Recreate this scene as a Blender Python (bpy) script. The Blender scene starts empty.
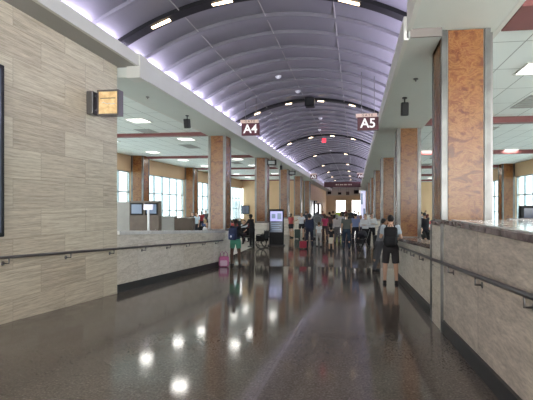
import bpy, bmesh, math, random
from mathutils import Vector, Matrix
random.seed(7)
D = bpy.data
SC = bpy.context.scene
COL = SC.collection
H = 2.15                      # eye height above the lower concourse floor (z = 0)
PI = math.pi
R = math.radians

# ---------------------------------------------------------------- camera
cam = D.cameras.new('camera'); camo = D.objects.new('camera', cam); COL.objects.link(camo)
camo.location = (0, 0, H); camo.rotation_euler = (R(90), 0, R(7))
cam.sensor_width = 36; cam.lens = 36*400/533; cam.shift_x = -0.0741; cam.shift_y = 0.0094
cam.clip_start = 0.05; cam.clip_end = 400
SC.camera = camo
# ---------------------------------------------------------------- world
w = D.worlds.new('sky'); SC.world = w; w.use_nodes = True
bg = w.node_tree.nodes['Background']
bg.inputs[0].default_value = (0.95, 0.965, 0.96, 1); bg.inputs[1].default_value = 3.2
SC.view_settings.view_transform = 'Standard'; SC.view_settings.look = 'None'
SC.view_settings.gamma = 1; SC.view_settings.use_curve_mapping = False
SC.view_settings.exposure = 1.28
LIGHT = 1.0
sl = D.lights.new('sun','SUN'); sl.energy = 13; sl.angle = R(2); sl.color = (1,.97,.92)
so = D.objects.new('sun', sl); COL.objects.link(so); so.rotation_euler = (R(14), R(6), 0)
SC.cycles.max_bounces = 6; SC.cycles.diffuse_bounces = 4; SC.cycles.glossy_bounces = 4
SC.cycles.transparent_max_bounces = 12
SC.cycles.caustics_reflective = False; SC.cycles.caustics_refractive = False

# ---------------------------------------------------------------- materials
def new_mat(name, color=(.5,.5,.5), rough=.5, metal=0.0, emit=None, es=0.0, spec=.5):
    m = D.materials.new(name); m.use_nodes = True
    b = m.node_tree.nodes['Principled BSDF']
    b.inputs['Base Color'].default_value = (*color, 1); b.inputs['Roughness'].default_value = rough
    b.inputs['Metallic'].default_value = metal; b.inputs['Specular IOR Level'].default_value = spec
    if emit: b.inputs['Emission Color'].default_value = (*emit, 1); b.inputs['Emission Strength'].default_value = es
    return m
def N(m, t, **kw):
    n = m.node_tree.nodes.new(t)
    for k, v in kw.items(): setattr(n, k, v)
    return n
def L(m, a, b): m.node_tree.links.new(a, b)
def ramp(m, fac, stops):
    r = N(m, 'ShaderNodeValToRGB'); L(m, fac, r.inputs[0])
    el = r.color_ramp.elements
    while len(el) < len(stops): el.new(0.5)
    for e, (p, c) in zip(el, stops): e.position = p; e.color = (*c, 1)
    return r.outputs[0]
def coords(m, scale=(1,1,1), loc=(0,0,0), rot=(0,0,0)):
    g = N(m, 'ShaderNodeNewGeometry'); mp = N(m, 'ShaderNodeMapping')
    mp.inputs['Scale'].default_value = scale; mp.inputs['Location'].default_value = loc; mp.inputs['Rotation'].default_value = rot
    L(m, g.outputs['Position'], mp.inputs['Vector']); return mp.outputs[0]
def noise(m, vec, scale, detail=4, rough=.5, dist=0):
    n = N(m, 'ShaderNodeTexNoise'); n.inputs['Scale'].default_value = scale; n.inputs['Detail'].default_value = detail
    n.inputs['Roughness'].default_value = rough; n.inputs['Distortion'].default_value = dist
    L(m, vec, n.inputs['Vector']); return n.outputs['Fac']
def mix(m, fac, a, b, mode='MIX'):
    x = N(m, 'ShaderNodeMix', data_type='RGBA', blend_type=mode)
    for s, v in ((x.inputs[0], fac), (x.inputs[6], a), (x.inputs[7], b)):
        if hasattr(v, 'links'): L(m, v, s)
        elif isinstance(v, tuple): s.default_value = (*v, 1)
        else: s.default_value = v
    return x.outputs[2]
def swz(m, vec, order):       # re-order coordinates so a brick pattern lies on a vertical face
    s = N(m, 'ShaderNodeSeparateXYZ'); c = N(m, 'ShaderNodeCombineXYZ'); L(m, vec, s.inputs[0])
    for i, k in enumerate(order):
        if k is not None: L(m, s.outputs[k], c.inputs[i])
    return c.outputs[0]
def bsdf(m): return m.node_tree.nodes['Principled BSDF']

def stone_blocks(name, tones, bw, bh, tilt, mortar=.004, rough=.45, streak=(1,1,1), sscale=1.0, order=(1,2,None), dk=.8, msz=None):
    m = new_mat(name, rough=rough)
    v = coords(m)
    b = N(m, 'ShaderNodeTexBrick'); L(m, swz(m, v, order), b.inputs['Vector'])
    b.inputs['Scale'].default_value = 1; b.inputs['Brick Width'].default_value = bw; b.inputs['Row Height'].default_value = bh
    b.inputs['Mortar Size'].default_value = mortar; b.inputs['Mortar Smooth'].default_value = .4
    b.inputs['Color1'].default_value = (0,0,0,1); b.inputs['Color2'].default_value = (1,1,1,1); b.inputs['Mortar'].default_value = (.5,.5,.5,1)
    b.offset = .5
    v2 = coords(m, scale=streak, rot=tilt)
    # each block carries its own veins: shift the vein noise by the block's random tone
    ad = N(m, 'ShaderNodeVectorMath', operation='MULTIPLY_ADD')
    L(m, b.outputs['Color'], ad.inputs[0]); ad.inputs[1].default_value = (3.1, 2.3, 4.7); L(m, v2, ad.inputs[2])
    n1 = noise(m, ad.outputs[0], 1.6*sscale, 6, .62, .6)
    n2 = noise(m, ad.outputs[0], 7*sscale, 4, .6, .3)
    c = ramp(m, n1, [(.30, tones[0]), (.45, tones[1]), (.56, tones[2]), (.70, tones[3])])
    c2 = mix(m, .45, c, ramp(m, n2, [(.33, tuple(x*.80 for x in tones[1])), (.6, tones[3])]))
    c3 = mix(m, .14, c2, b.outputs['Color'], 'OVERLAY')
    c4 = mix(m, b.outputs['Fac'], c3, tuple(x*dk for x in tones[1]))
    L(m, c4, bsdf(m).inputs['Base Color'])
    bp = N(m, 'ShaderNodeBump'); bp.inputs['Strength'].default_value = .15; bp.inputs['Distance'].default_value = .01
    L(m, n2, bp.inputs['Height']); L(m, bp.outputs[0], bsdf(m).inputs['Normal'])
    return m

M = {}
M['travertine'] = stone_blocks('travertine', [(.27,.21,.14),(.45,.375,.28),(.60,.52,.40),(.74,.66,.53)], 1.0, .42, (0,0,0), streak=(1,.75,19), sscale=1.15)
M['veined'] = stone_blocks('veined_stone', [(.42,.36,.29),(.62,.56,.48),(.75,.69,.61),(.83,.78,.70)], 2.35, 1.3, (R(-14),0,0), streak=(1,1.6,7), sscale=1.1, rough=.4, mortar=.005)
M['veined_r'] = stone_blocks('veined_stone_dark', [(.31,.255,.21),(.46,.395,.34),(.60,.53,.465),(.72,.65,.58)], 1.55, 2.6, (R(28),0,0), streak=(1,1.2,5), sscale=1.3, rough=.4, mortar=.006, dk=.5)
def red_stone():
    m = new_mat('red_travertine', rough=.25)
    v = coords(m, scale=(1.1,1.1,1.9), rot=(.25,.2,0))
    a = noise(m, v, 4.5, 8, .70, 1.1)
    c = ramp(m, a, [(.30,(.05,.012,.008)),(.41,(.17,.045,.018)),(.47,(.32,.125,.040)),(.53,(.50,.26,.10)),(.58,(.27,.080,.030)),(.66,(.42,.22,.09)),(.76,(.13,.045,.035))])
    v2 = coords(m, scale=(1,1,2.6)); b = noise(m, v2, 13, 5, .65, 1.5)
    k = ramp(m, b, [(.30,(.18,.06,.04)),(.41,(.85,.75,.7)),(.6,(1,1,1)),(.74,(1.2,1.15,1.05))])
    c = mix(m, .85, c, k, 'MULTIPLY')
    g = noise(m, coords(m), 1.3, 3)
    c = mix(m, .25, c, ramp(m, g, [(.35,(.26,.06,.04)),(.65,(.34,.17,.06))]))
    c = mix(m, 1.0, c, (.60,.585,.49), 'MULTIPLY')
    L(m, c, bsdf(m).inputs['Base Color']); return m
M['red_stone'] = red_stone()
def floor_mat():
    m = new_mat('polished_terrazzo', rough=.12, spec=.42)
    v = coords(m)
    a = noise(m, v, 55, 2, .7); b = noise(m, v, .7, 3, .5)
    c = ramp(m, a, [(.36,(.060,.047,.038)),(.50,(.135,.112,.093)),(.62,(.18,.152,.13)),(.74,(.38,.34,.30))])
    c = mix(m, .5, c, ramp(m, b, [(.35,(.115,.093,.077)),(.65,(.155,.130,.110))]))
    # brass strips between the pours, one set running across, one a long slanting line
    s = N(m, 'ShaderNodeSeparateXYZ'); L(m, v, s.inputs[0])
    def line(src, period, off, wd):
        q = N(m, 'ShaderNodeMath', operation='ADD'); L(m, src, q.inputs[0]); q.inputs[1].default_value = off
        p = N(m, 'ShaderNodeMath', operation='PINGPONG'); L(m, q.outputs[0], p.inputs[0]); p.inputs[1].default_value = period/2
        l = N(m, 'ShaderNodeMath', operation='LESS_THAN'); L(m, p.outputs[0], l.inputs[0]); l.inputs[1].default_value = wd
        return l.outputs[0]
    yy = line(s.outputs[1], 3.4, .6, .004)
    c = mix(m, yy, c, (.045,.038,.03))
    xx = line(s.outputs[0], 40, .76, .014)
    sp = noise(m, v, 9, 3); t = N(m, 'ShaderNodeMath', operation='MULTIPLY'); L(m, xx, t.inputs[0]); L(m, sp, t.inputs[1])
    c = mix(m, t.outputs[0], c, (.19,.165,.15))
    L(m, c, bsdf(m).inputs['Base Color'])
    r = N(m, 'ShaderNodeMapRange'); L(m, noise(m, v, 2.2, 4), r.inputs[0]); r.inputs[3].default_value = .06; r.inputs[4].default_value = .12
    L(m, r.outputs[0], bsdf(m).inputs['Roughness'])
    return m
M['floor'] = floor_mat()
def tile_ceiling():
    m = new_mat('ceiling_tile', rough=.8)
    v = coords(m); b = N(m, 'ShaderNodeTexBrick'); L(m, v, b.inputs['Vector'])
    b.offset = 0; b.inputs['Scale'].default_value = 1; b.inputs['Brick Width'].default_value = .62; b.inputs['Row Height'].default_value = 1.24
    b.inputs['Mortar Size'].default_value = .010
    b.inputs['Color1'].default_value = (.76,.80,.78,1); b.inputs['Color2'].default_value = (.80,.84,.82,1); b.inputs['Mortar'].default_value = (.36,.38,.37,1)
    L(m, b.outputs['Color'], bsdf(m).inputs['Base Color']); return m
M['tile'] = tile_ceiling()
def speckle(name, c1, c2, scale, rough, spec=.5):
    m = new_mat(name, rough=rough, spec=spec); n = noise(m, coords(m), scale, 5, .6, .5)
    L(m, ramp(m, n, [(.35, c1), (.65, c2)]), bsdf(m).inputs['Base Color']); return m
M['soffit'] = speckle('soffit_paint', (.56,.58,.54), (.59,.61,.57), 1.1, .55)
M['soffit_dark'] = speckle('soffit_dark_paint', (.30,.29,.27), (.32,.31,.29), 1.1, .6)  # darker grey-tan tone for near soffit, joints, slats and deck
M['white_paint'] = speckle('white_paint', (.60,.59,.55), (.64,.63,.59), .8, .5)
M['step_dimmed'] = speckle('pinkish_grey_dimmed', (.17,.145,.135), (.20,.17,.16), 2, .6)  # pinkish grey, darkened to put shade into the step's end face
M['maroon'] = speckle('maroon_paint', (.17,.050,.050), (.20,.060,.058), 1.0, .5)
M['yellow'] = speckle('yellow_wall_paint', (.66,.44,.25), (.72,.49,.29), .5, .7)
M['far_paint'] = speckle('pale_tan_paint', (.68,.56,.42), (.72,.60,.46), .5, .7)
M['beige'] = speckle('beige_wall_paint', (.52,.355,.215), (.56,.39,.24), .5, .7)
M['vault'] = speckle('vault_panel_paint', (.135,.132,.148), (.156,.152,.169), .5, .38)
M['dark_marble'] = speckle('dark_mottled_marble', (.085,.055,.06), (.26,.21,.20), 7, .15)
M['light_cap'] = speckle('pale_stone_cap', (.66,.65,.63), (.80,.80,.80), 6, .10)
M['black_base'] = new_mat('black_rubber_base', (.022,.023,.025), .4)
M['steel'] = speckle('brushed_steel', (.115,.113,.108), (.19,.186,.18), 3, .30); bsdf(M['steel']).inputs['Metallic'].default_value = .75
M['dark_steel'] = new_mat('dark_steel', (.20,.19,.19), .35, .9)
M['black'] = new_mat('black_plastic', (.006,.006,.007), .5, spec=.25)
M['blackframe'] = new_mat('black_metal', (.02,.02,.022), .35, .6)
M['alu'] = new_mat('window_aluminium', (.36,.42,.44), .4, .6)
M['sign_maroon'] = new_mat('sign_maroon', (.085,.012,.022), .4)
M['sign_white'] = new_mat('sign_letter_white', (.85,.82,.82), .5, emit=(.9,.85,.85), es=.25)
M['sign_tan'] = new_mat('sign_header_tan', (.55,.42,.36), .5, emit=(.9,.65,.5), es=.12)
M['sign_ink'] = new_mat('sign_ink', (.05,.02,.02), .5)
M['warm_lamp'] = new_mat('warm_lamp', (1,.8,.5), .5, emit=(1,.76,.50), es=3.5)
M['troffer'] = new_mat('lamp_diffuser', (.9,.9,.9), .5, emit=(1,.97,.93), es=1.6)
M['cove'] = new_mat('violet_light_strip', (.8,.7,1), .5, emit=(.80,.72,1), es=3)
M['exit'] = new_mat('red_sign_face', (.6,.03,.05), .5, emit=(1,.05,.08), es=.7)
M['amber_face'] = speckle('amber_lit_face', (.55,.34,.15), (.80,.58,.30), 9, .4)
bsdf(M['amber_face']).inputs['Emission Color'].default_value = (1,.70,.36,1); bsdf(M['amber_face']).inputs['Emission Strength'].default_value = .10
M['screen_lav'] = new_mat('screen_lavender', (.1,.1,.12), .2, emit=(.42,.42,.85), es=.42)
M['screen_blue'] = new_mat('screen_blue', (.05,.06,.08), .15, emit=(.07,.11,.17), es=.7)
M['screen_dim'] = new_mat('screen_dim', (.02,.02,.03), .15, emit=(.05,.06,.08), es=.6)
M['screen_white'] = new_mat('screen_white', (.5,.5,.5), .3, emit=(.66,.62,.95), es=.3)
M['brown_lam'] = speckle('brown_laminate', (.10,.075,.06), (.13,.10,.08), 3, .45)
M['grey_lam'] = speckle('grey_laminate', (.33,.33,.32), (.38,.38,.37), 2, .5)
M['white_plastic'] = new_mat('white_plastic', (.75,.76,.78), .4)
M['hall_floor'] = speckle('hall_terrazzo_bounce', (.46,.43,.39), (.54,.51,.46), 30, .4)  # paleness added so the floor bounces light up to the hall ceilings
M['ground'] = speckle('pale_apron_concrete', (.62,.66,.68), (.72,.75,.76), .1, .9)
M['build'] = speckle('pale_far_wall', (.55,.62,.66), (.68,.74,.77), .1, .9)
g = D.materials.new('window_glass'); g.use_nodes = True; M['glass'] = g
nt = g.node_tree; nt.nodes.clear()
o_ = nt.nodes.new('ShaderNodeOutputMaterial'); mx = nt.nodes.new('ShaderNodeMixShader'); tr = nt.nodes.new('ShaderNodeBsdfTransparent'); gl = nt.nodes.new('ShaderNodeBsdfGlossy')
tr.inputs[0].default_value = (.53,.59,.602,1); gl.inputs['Roughness'].default_value = .03; mx.inputs[0].default_value = .07
nt.links.new(tr.outputs[0], mx.inputs[1]); nt.links.new(gl.outputs[0], mx.inputs[2]); nt.links.new(mx.outputs[0], o_.inputs[0])
_c = {}
def paint(rgb, rough=.75, metal=0):
    k = (rgb, rough, metal)
    if k not in _c: _c[k] = new_mat('cloth_%02d' % len(_c), rgb, rough, metal, spec=.3)
    return _c[k]

# ---------------------------------------------------------------- mesh helpers
class MB:
    """collects shapes; build() links them as one mesh object"""
    def __init__(s): s.bm = bmesh.new(); s.mats = []
    def mi(s, mat):
        if mat is None: return 0
        if mat not in s.mats: s.mats.append(mat)
        return s.mats.index(mat)
    def _paint(s, faces, mat):
        i = s.mi(mat)
        for f in faces: f.material_index = i
    def box(s, x0,x1,y0,y1,z0,z1, mat=None, bevel=0, seg=1, rot=None, piv=None):
        r = bmesh.ops.create_cube(s.bm, size=1)
        vs = r['verts']
        for v in vs: v.co = Vector((x0+(v.co.x+.5)*(x1-x0), y0+(v.co.y+.5)*(y1-y0), z0+(v.co.z+.5)*(z1-z0)))
        es = {e for v in vs for e in v.link_edges}; fs = {f for v in vs for f in v.link_faces}
        s._paint(fs, mat)
        if bevel:
            rr = bmesh.ops.bevel(s.bm, geom=list(es), offset=bevel, segments=seg, affect='EDGES', profile=.5)
            vs = list({v for f in rr['faces'] for v in f.verts} | {v for v in vs if v.is_valid})
        if rot is not None:
            bmesh.ops.rotate(s.bm, verts=vs, cent=piv or ((x0+x1)/2,(y0+y1)/2,(z0+z1)/2), matrix=rot)
        return vs
    def hexa(s, pts, mat=None):
        v = [s.bm.verts.new(p) for p in pts]
        fs = [s.bm.faces.new([v[i] for i in q]) for q in ((0,3,2,1),(4,5,6,7),(0,1,5,4),(1,2,6,5),(2,3,7,6),(3,0,4,7))]
        s._paint(fs, mat)
    def sphere(s, c, r, mat=None, seg=14, rings=9, rot=None):
        if not hasattr(r, '__len__'): r = (r,r,r)
        q = bmesh.ops.create_uvsphere(s.bm, u_segments=seg, v_segments=rings, radius=1)
        mt = Matrix.Translation(c) @ (rot.to_4x4() if rot else Matrix.Identity(4)) @ Matrix.Diagonal((*r,1))
        bmesh.ops.transform(s.bm, matrix=mt, verts=q['verts'])
        fs = {f for v in q['verts'] for f in v.link_faces}; s._paint(fs, mat)
        for f in fs: f.smooth = True
        return q['verts']
    def cone(s, a, b, ra, rb, mat=None, seg=12, ell=1.0, side=(1,0,0), smooth=True):
        a = Vector(a); b = Vector(b); d = (b-a)
        if d.length < 1e-6: return
        d.normalize(); sx = Vector(side); sx = sx - d*sx.dot(d)
        if sx.length < 1e-3: sx = Vector((0,1,0)) - d*d.y
        sx.normalize(); sy = d.cross(sx)
        ring = []
        for p, r in ((a, ra), (b, rb)):
            ring.append([s.bm.verts.new(p + sx*math.cos(2*PI*k/seg)*r + sy*math.sin(2*PI*k/seg)*r*ell) for k in range(seg)])
        fs = []
        for k in range(seg):
            f = s.bm.faces.new([ring[0][k], ring[0][(k+1)%seg], ring[1][(k+1)%seg], ring[1][k]]); f.smooth = smooth; fs.append(f)
        fs.append(s.bm.faces.new(ring[0][::-1])); fs.append(s.bm.faces.new(ring[1])); s._paint(fs, mat)
    def tube(s, pts, r, mat=None, seg=8):
        pts = [Vector(p) for p in pts]
        rs = r if hasattr(r, '__len__') else [r]*len(pts)
        prev = None; fs = []; up = None
        for i, p in enumerate(pts):
            d = (pts[min(i+1,len(pts)-1)] - pts[max(i-1,0)]).normalized()
            if up is None:
                up = Vector((0,0,1)) if abs(d.z) < .9 else Vector((0,1,0))
            sx = (up - d*up.dot(d)).normalized(); up = sx; sy = d.cross(sx)
            ring = [s.bm.verts.new(p + sx*math.cos(2*PI*k/seg)*rs[i] + sy*math.sin(2*PI*k/seg)*rs[i]) for k in range(seg)]
            if prev:
                for k in range(seg):
                    f = s.bm.faces.new([prev[k], prev[(k+1)%seg], ring[(k+1)%seg], ring[k]]); f.smooth = True; fs.append(f)
            else: fs.append(s.bm.faces.new(ring[::-1]))
            prev = ring
        fs.append(s.bm.faces.new(prev)); s._paint(fs, mat)
    def loft(s, rings, mat=None, seg=18):
        """rings: (cx, cy, cz, rx, ry) stacked closed ellipses"""
        prev = None; fs = []
        for (cx,cy,cz,rx,ry) in rings:
            ring = [s.bm.verts.new((cx+math.cos(2*PI*k/seg)*rx, cy+math.sin(2*PI*k/seg)*ry, cz)) for k in range(seg)]
            if prev:
                for k in range(seg):
                    f = s.bm.faces.new([prev[k], prev[(k+1)%seg], ring[(k+1)%seg], ring[k]]); f.smooth = True; fs.append(f)
            else: fs.append(s.bm.faces.new(ring[::-1]))
            prev = ring
        fs.append(s.bm.faces.new(prev)); s._paint(fs, mat)
    def build(s, name, mat=None, parent=None, loc=None, rotz=0):
        bmesh.ops.recalc_face_normals(s.bm, faces=s.bm.faces)
        me = D.meshes.new(name); s.bm.to_mesh(me); s.bm.free()
        for m in (s.mats or [mat]): me.materials.append(m)
        o = D.objects.new(name, me); COL.objects.link(o)
        if parent: o.parent = parent
        if loc: o.location = loc
        o.rotation_euler.z = rotz
        return o
def thing(name, label, cat, loc=(0,0,0), rotz=0, group=None):
    o = D.objects.new(name, None); COL.objects.link(o); o.empty_display_size = .2
    o.location = loc; o.rotation_euler = (0,0,rotz); o['label'] = label; o['category'] = cat
    if group: o['group'] = group
    return o
def tag(o, label, cat, group=None, kind=None):
    o['label'] = label; o['category'] = cat
    if group: o['group'] = group
    if kind: o['kind'] = kind
    return o
def struct(name, mb, mat=None, label=None):
    o = mb.build(name, mat); o['kind'] = 'structure'
    if label: o['label'] = label
    return o
def dup(root, loc, rotz=0, label=None, group=None):
    r = root.copy(); COL.objects.link(r); r.location = loc; r.rotation_euler = (0,0,rotz)
    if label: r['label'] = label
    if group: r['group'] = group
    for ch in list(root.children):
        c = ch.copy(); COL.objects.link(c); c.parent = r
        for g_ in ch.children:
            d = g_.copy(); COL.objects.link(d); d.parent = c
    return r
def box(*a, **k):
    m = MB(); m.box(*a, **k); return m
def area(name, parent, loc, sx, sy, power, color, rot=(0,0,0)):
    l = D.lights.new(name, 'AREA'); l.shape = 'RECTANGLE'; l.size = sx; l.size_y = sy; l.energy = power*LIGHT; l.color = color
    o = D.objects.new(name, l); COL.objects.link(o); o.location = loc; o.rotation_euler = rot
    if parent: o.parent = parent
    return o

# ---------------------------------------------------------------- plan of the place (metres)
XL, XR = -4.70, 1.15          # faces of the wall and of the low wall along the ramp
RY0, RY1 = 2.5, 13.8          # ramp start and end
def X_at(px, y): return y*math.tan(math.atan((px-306)/400)-R(7))   # where a ray of the site survey meets the depth y
def fz(y):                    # floor height along the concourse
    zr = lambda q: H - 1.30 - .062*q
    if y >= RY1: return 0.0
    if y <= RY0: return zr(RY0)
    return zr(y)*(1 - 0) if y < RY1 else 0
FEND = H - 1.30 - .062*RY1    # almost zero
HX0, HX1 = -12.3, 9.2         # window walls of the two gate halls
YE = 43.0                     # end walls of the halls
YF = 75.0                     # far end of the concourse
ZL, ZR_ = H+2.55, H+2.14      # undersides of the dropped soffits
CL, CR = H+2.72, H+2.40       # tiled ceilings of the halls
SPL, SPR = [14.2, 21.1, 28.1, 35.0, 41.9], [11.4, 18.3, 25.1, 31.9, 38.7]

# ---- floor
m = MB()
def quad(mb, pts, mat=None):
    f = mb.bm.faces.new([mb.bm.verts.new(p) for p in pts]); mb._paint([f], mat)
z0 = fz(RY0)
m.hexa([(-5.2,-5,-.3),(1.5,-5,-.3),(1.5,RY0,-.3),(-5.2,RY0,-.3),(-5.2,-5,z0),(1.5,-5,z0),(1.5,RY0,z0),(-5.2,RY0,z0)])
m.hexa([(-5.2,RY0,-.3),(1.5,RY0,-.3),(1.5,RY1,-.3),(-5.2,RY1,-.3),(-5.2,RY0,z0),(1.5,RY0,z0),(1.5,RY1,.001),(-5.2,RY1,.001)])
m.box(-5.2,1.5,RY1,YF+1,-.3,0)
struct('floor', m, M['floor'])
m = MB(); m.box(HX0-.3,-5.2,-5,YE+.3,-.3,0); m.box(1.5,HX1+.3,-5,YE+.3,-.3,0)
struct('floor_halls', m, M['hall_floor'])
# ---- travertine wall beside the ramp
struct('wall_left', box(-5.4,XL,-5,7.44,0,H+2.75), M['travertine'])
# ---- low wall with sloping top, left side of the ramp
def sloped(mb, x0,x1,y0,y1,za,zb,ha,hb, mat=None):   # bottom za,zb ; top ha,hb at y0,y1
    mb.hexa([(x0,y0,za),(x1,y0,za),(x1,y1,zb),(x0,y1,zb),(x0,y0,ha),(x1,y0,ha),(x1,y1,hb),(x0,y1,hb)], mat)
zl = lambda y, h: H-1.30-.062*y+h
m = MB(); sloped(m, -5.05,XL-.01,7.44,14.15,0,0,zl(7.44,1.17),zl(14.15,1.17)); struct('wall_left_ramp_parapet', m, M['veined'])
m = MB(); sloped(m, XL-.02,XL+.012,7.46,14.1,zl(7.46,-.02),-.01,zl(7.46,.17),zl(14.1,.17)); struct('baseboard_left', m, M['black_base'])
cap = MB(); sloped(cap, -5.42,XL+.05,7.44,14.1,zl(7.44,1.17),zl(14.1,1.17),zl(7.44,1.25),zl(14.1,1.25))
tag(cap.build('parapet_ledge', M['light_cap']), 'pale polished stone ledge capping the low wall under the window hall', 'ledge')
# ---- right side: high parapet near, low parapet beyond the first column
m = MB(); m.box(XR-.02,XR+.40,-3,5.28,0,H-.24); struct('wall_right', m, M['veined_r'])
m = MB(); sloped(m, XR,XR+.35,6.02,11.45,0,0,zl(6.02,1.03),zl(11.45,1.03)); struct('wall_right_ramp_parapet', m, M['veined'])
m = MB(); sloped(m, XR-.05,XR+.01,-3,11.45,zl(-3,0),zl(11.45,-.02),zl(-3,.16),zl(11.45,.16))
m.bm.free(); m = MB()
sloped(m, XR-.05,XR+.01,-3,RY0,z0-.02,z0-.02,z0+.155,z0+.155); sloped(m, XR-.05,XR+.01,RY0,11.45,z0-.02,zl(11.45,-.02),z0+.155,zl(11.45,.155))
struct('baseboard_right', m, M['black_base'])
m = MB(); sloped(m, XR-.06,XR+.42,6.02,11.45,zl(6.02,1.03),zl(11.45,1.03),zl(6.02,1.10),zl(11.45,1.10))
tag(m.build('parapet_ledge', M['dark_marble']), 'dark marble ledge sloping down the ramp beside the man with a backpack', 'ledge')
m = MB(); m.box(XR-.06,XR+.42,-3,5.26,H-.24,H-.185, bevel=.006); m.mi(None)
tag(m.build('parapet_ledge', M['dark_marble']), 'mottled purple-brown marble ledge, level, on the tall parapet wall', 'ledge')
tag(box(XR-.02,XR+.43,-3,4.9,H-.185,H-.172,bevel=.004).build('ledge_reflection_slab', M['light_cap']), 'thin white polished slab added as the bright reflection on the level marble ledge', 'slab')  # added slab; its white paints the reflection on the ledge top
for y_ in (5.285,6.01):
    struct('trim_parapet_joint', box(XR-.065,XR-.03,y_-.012,y_+.012,fz(y_),H-.24 if y_<5.5 else H-.28), M['steel'])
# white counter top behind the level ledge
t = thing('service_counter', 'white glossy counter top behind the marble ledge, edged with steel', 'counter', (2.6,4.2,0))
m = MB()
prof = [(-1.0,-1.6),(-1.0,.62),(-.9,.86),(-.7,1.0),(2.4,1.0),(2.4,-1.6)]
lo = [m.bm.verts.new((x,y,H-.24)) for x,y in prof]; hi = [m.bm.verts.new((x,y,H-.178)) for x,y in prof]
m.bm.faces.new(lo[::-1]); m.bm.faces.new(hi)
for i in range(len(prof)): m.bm.faces.new([lo[i],lo[(i+1)%6],hi[(i+1)%6],hi[i]])
m.build('counter_top', M['light_cap'], t)
box(-.95,2.3,.2,.95,0,H-.24).build('counter_base', M['grey_lam'], t)
box(-.72,2.4,1.0,1.08,H-.235,H-.165,bevel=.008).build('edge_rail', M['dark_steel'], t)

# ---- handrails
def rail(label, x, wallx, ys, y0, y1, seed):
    t = thing('handrail', label, 'handrail', (x, (y0+y1)/2, 0))
    cx, cy = x, (y0+y1)/2
    zz = lambda y: (fz(y) if y > RY0 else z0) + .90
    pts = [(0, y-cy, zz(y)) for y in ([y0]+([RY0] if y0 < RY0 else [])+[y1])]
    d = 1 if wallx > x else -1
    pts += [((wallx-x)*.9, y1-cy+.05, zz(y1))]
    m = MB(); m.tube(pts, .021); m.build('rail', M['dark_steel'], t)
    for y in ys:
        m = MB(); z = zz(y)
        m.tube([(0,y-cy,z-.01),(0,y-cy,z-.085),((wallx-x)*.98,y-cy,z-.085)], .009, seg=6)
        m.sphere((wallx-x,y-cy,z-.085), (.012,.032,.032), seg=10, rings=6)
        m.build('bracket', M['dark_steel'], t)
rail('dark steel handrail along the pale travertine wall and its parapet', XL+.09, XL, [1.3+1.18*i for i in range(11)], -2, 13.6, 0)
rail('dark steel handrail beside the backpacked man, along the grey parapet', XR-.08, XR-.02, [.6+1.05*i for i in range(11)], -2, 11.3, 1)

# ---- ceilings
def arch(t):                   # t in 0..1 across the vault -> x, z
    x = -4.62 + t*(1.02+4.62)
    cx = (-4.62+1.02)/2; half = (1.02+4.62)/2; rise = .78; rad = (half**2+rise**2)/(2*rise)
    return x, H+2.97 + .25*t + math.sqrt(rad**2-(x-cx)**2) - (rad-rise)
rings_y = [7.10+7.40*i for i in range(-1, 10)]
m = MB()
NS = 40; pitch = 7.40/9; y = -5.6
ylist = []
yy = rings_y[0]
while yy < YF-1: ylist.append((yy, yy+pitch)); yy += pitch
k = rings_y[0]
while k > -5: k -= pitch; ylist.append((k, k+pitch))
for (ya, yb) in ylist:
    rows = []
    for (y_, off) in ((ya, 0), (ya, -.07), (ya+.05, -.07), (yb, 0)):
        rows.append([m.bm.verts.new((arch(i/NS)[0], y_, arch(i/NS)[1]+off)) for i in range(NS+1)])
    for a in range(3):
        for i in range(NS):
            f = m.bm.faces.new([rows[a][i], rows[a][i+1], rows[a+1][i+1], rows[a+1][i]]); f.smooth = False
me_ = m
ceil = me_.build('ceiling', M['vault']); ceil['kind'] = 'structure'; ceil['label'] = 'lavender-grey panelled barrel vault'
# longitudinal joints of the vault
m = MB()
for t_ in (.25, .5, .75):
    x, z = arch(t_); m.box(x-.008, x+.008, -5, YF, z-.06, z-.045)
struct('trim_vault_joint', m, M['soffit_dark'])
# roof deck over everything keeps the daylight out
struct('ceiling_roof_deck', box(HX0-.4,HX1+.4,-5,YF+1,H+4.1,H+4.3), M['soffit_dark'])
# end wall under the vault
m = MB(); m.box(-6,2.6,YF,YF+.3,H+.85,H+4.0); m.box(-6,-3.5,YF,YF+.3,0,H+.85); m.box(-1.8,-.55,YF,YF+.3,0,H+.85); m.box(.95,2.6,YF,YF+.3,0,H+.85)
struct('wall_far', m, M['far_paint'])
m = MB(); m.box(-5.6,2.0,YF-1.2,YF-1.05,H+1.75,H+3.9); struct('wall_far_gable', m, M['white_paint'])
# left soffit + cornice
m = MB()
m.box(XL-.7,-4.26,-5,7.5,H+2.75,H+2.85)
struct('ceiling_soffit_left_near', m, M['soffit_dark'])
m = MB(); m.box(-5.3,-4.26,7.5,YF-1,ZL,ZL+.2); struct('ceiling_soffit_left', m, M['soffit'])
m = MB()
m.box(-4.30,-4.24,-5,7.5,H+2.745,H+2.97); m.box(-4.30,-4.24,7.5,YF-1,ZL-.005,H+2.97)
m.box(-4.50,-4.215,7.44,7.75,ZL-.03,H+2.985, mat=None)
struct('trim_cornice_left', m, M['white_paint'])
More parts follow.
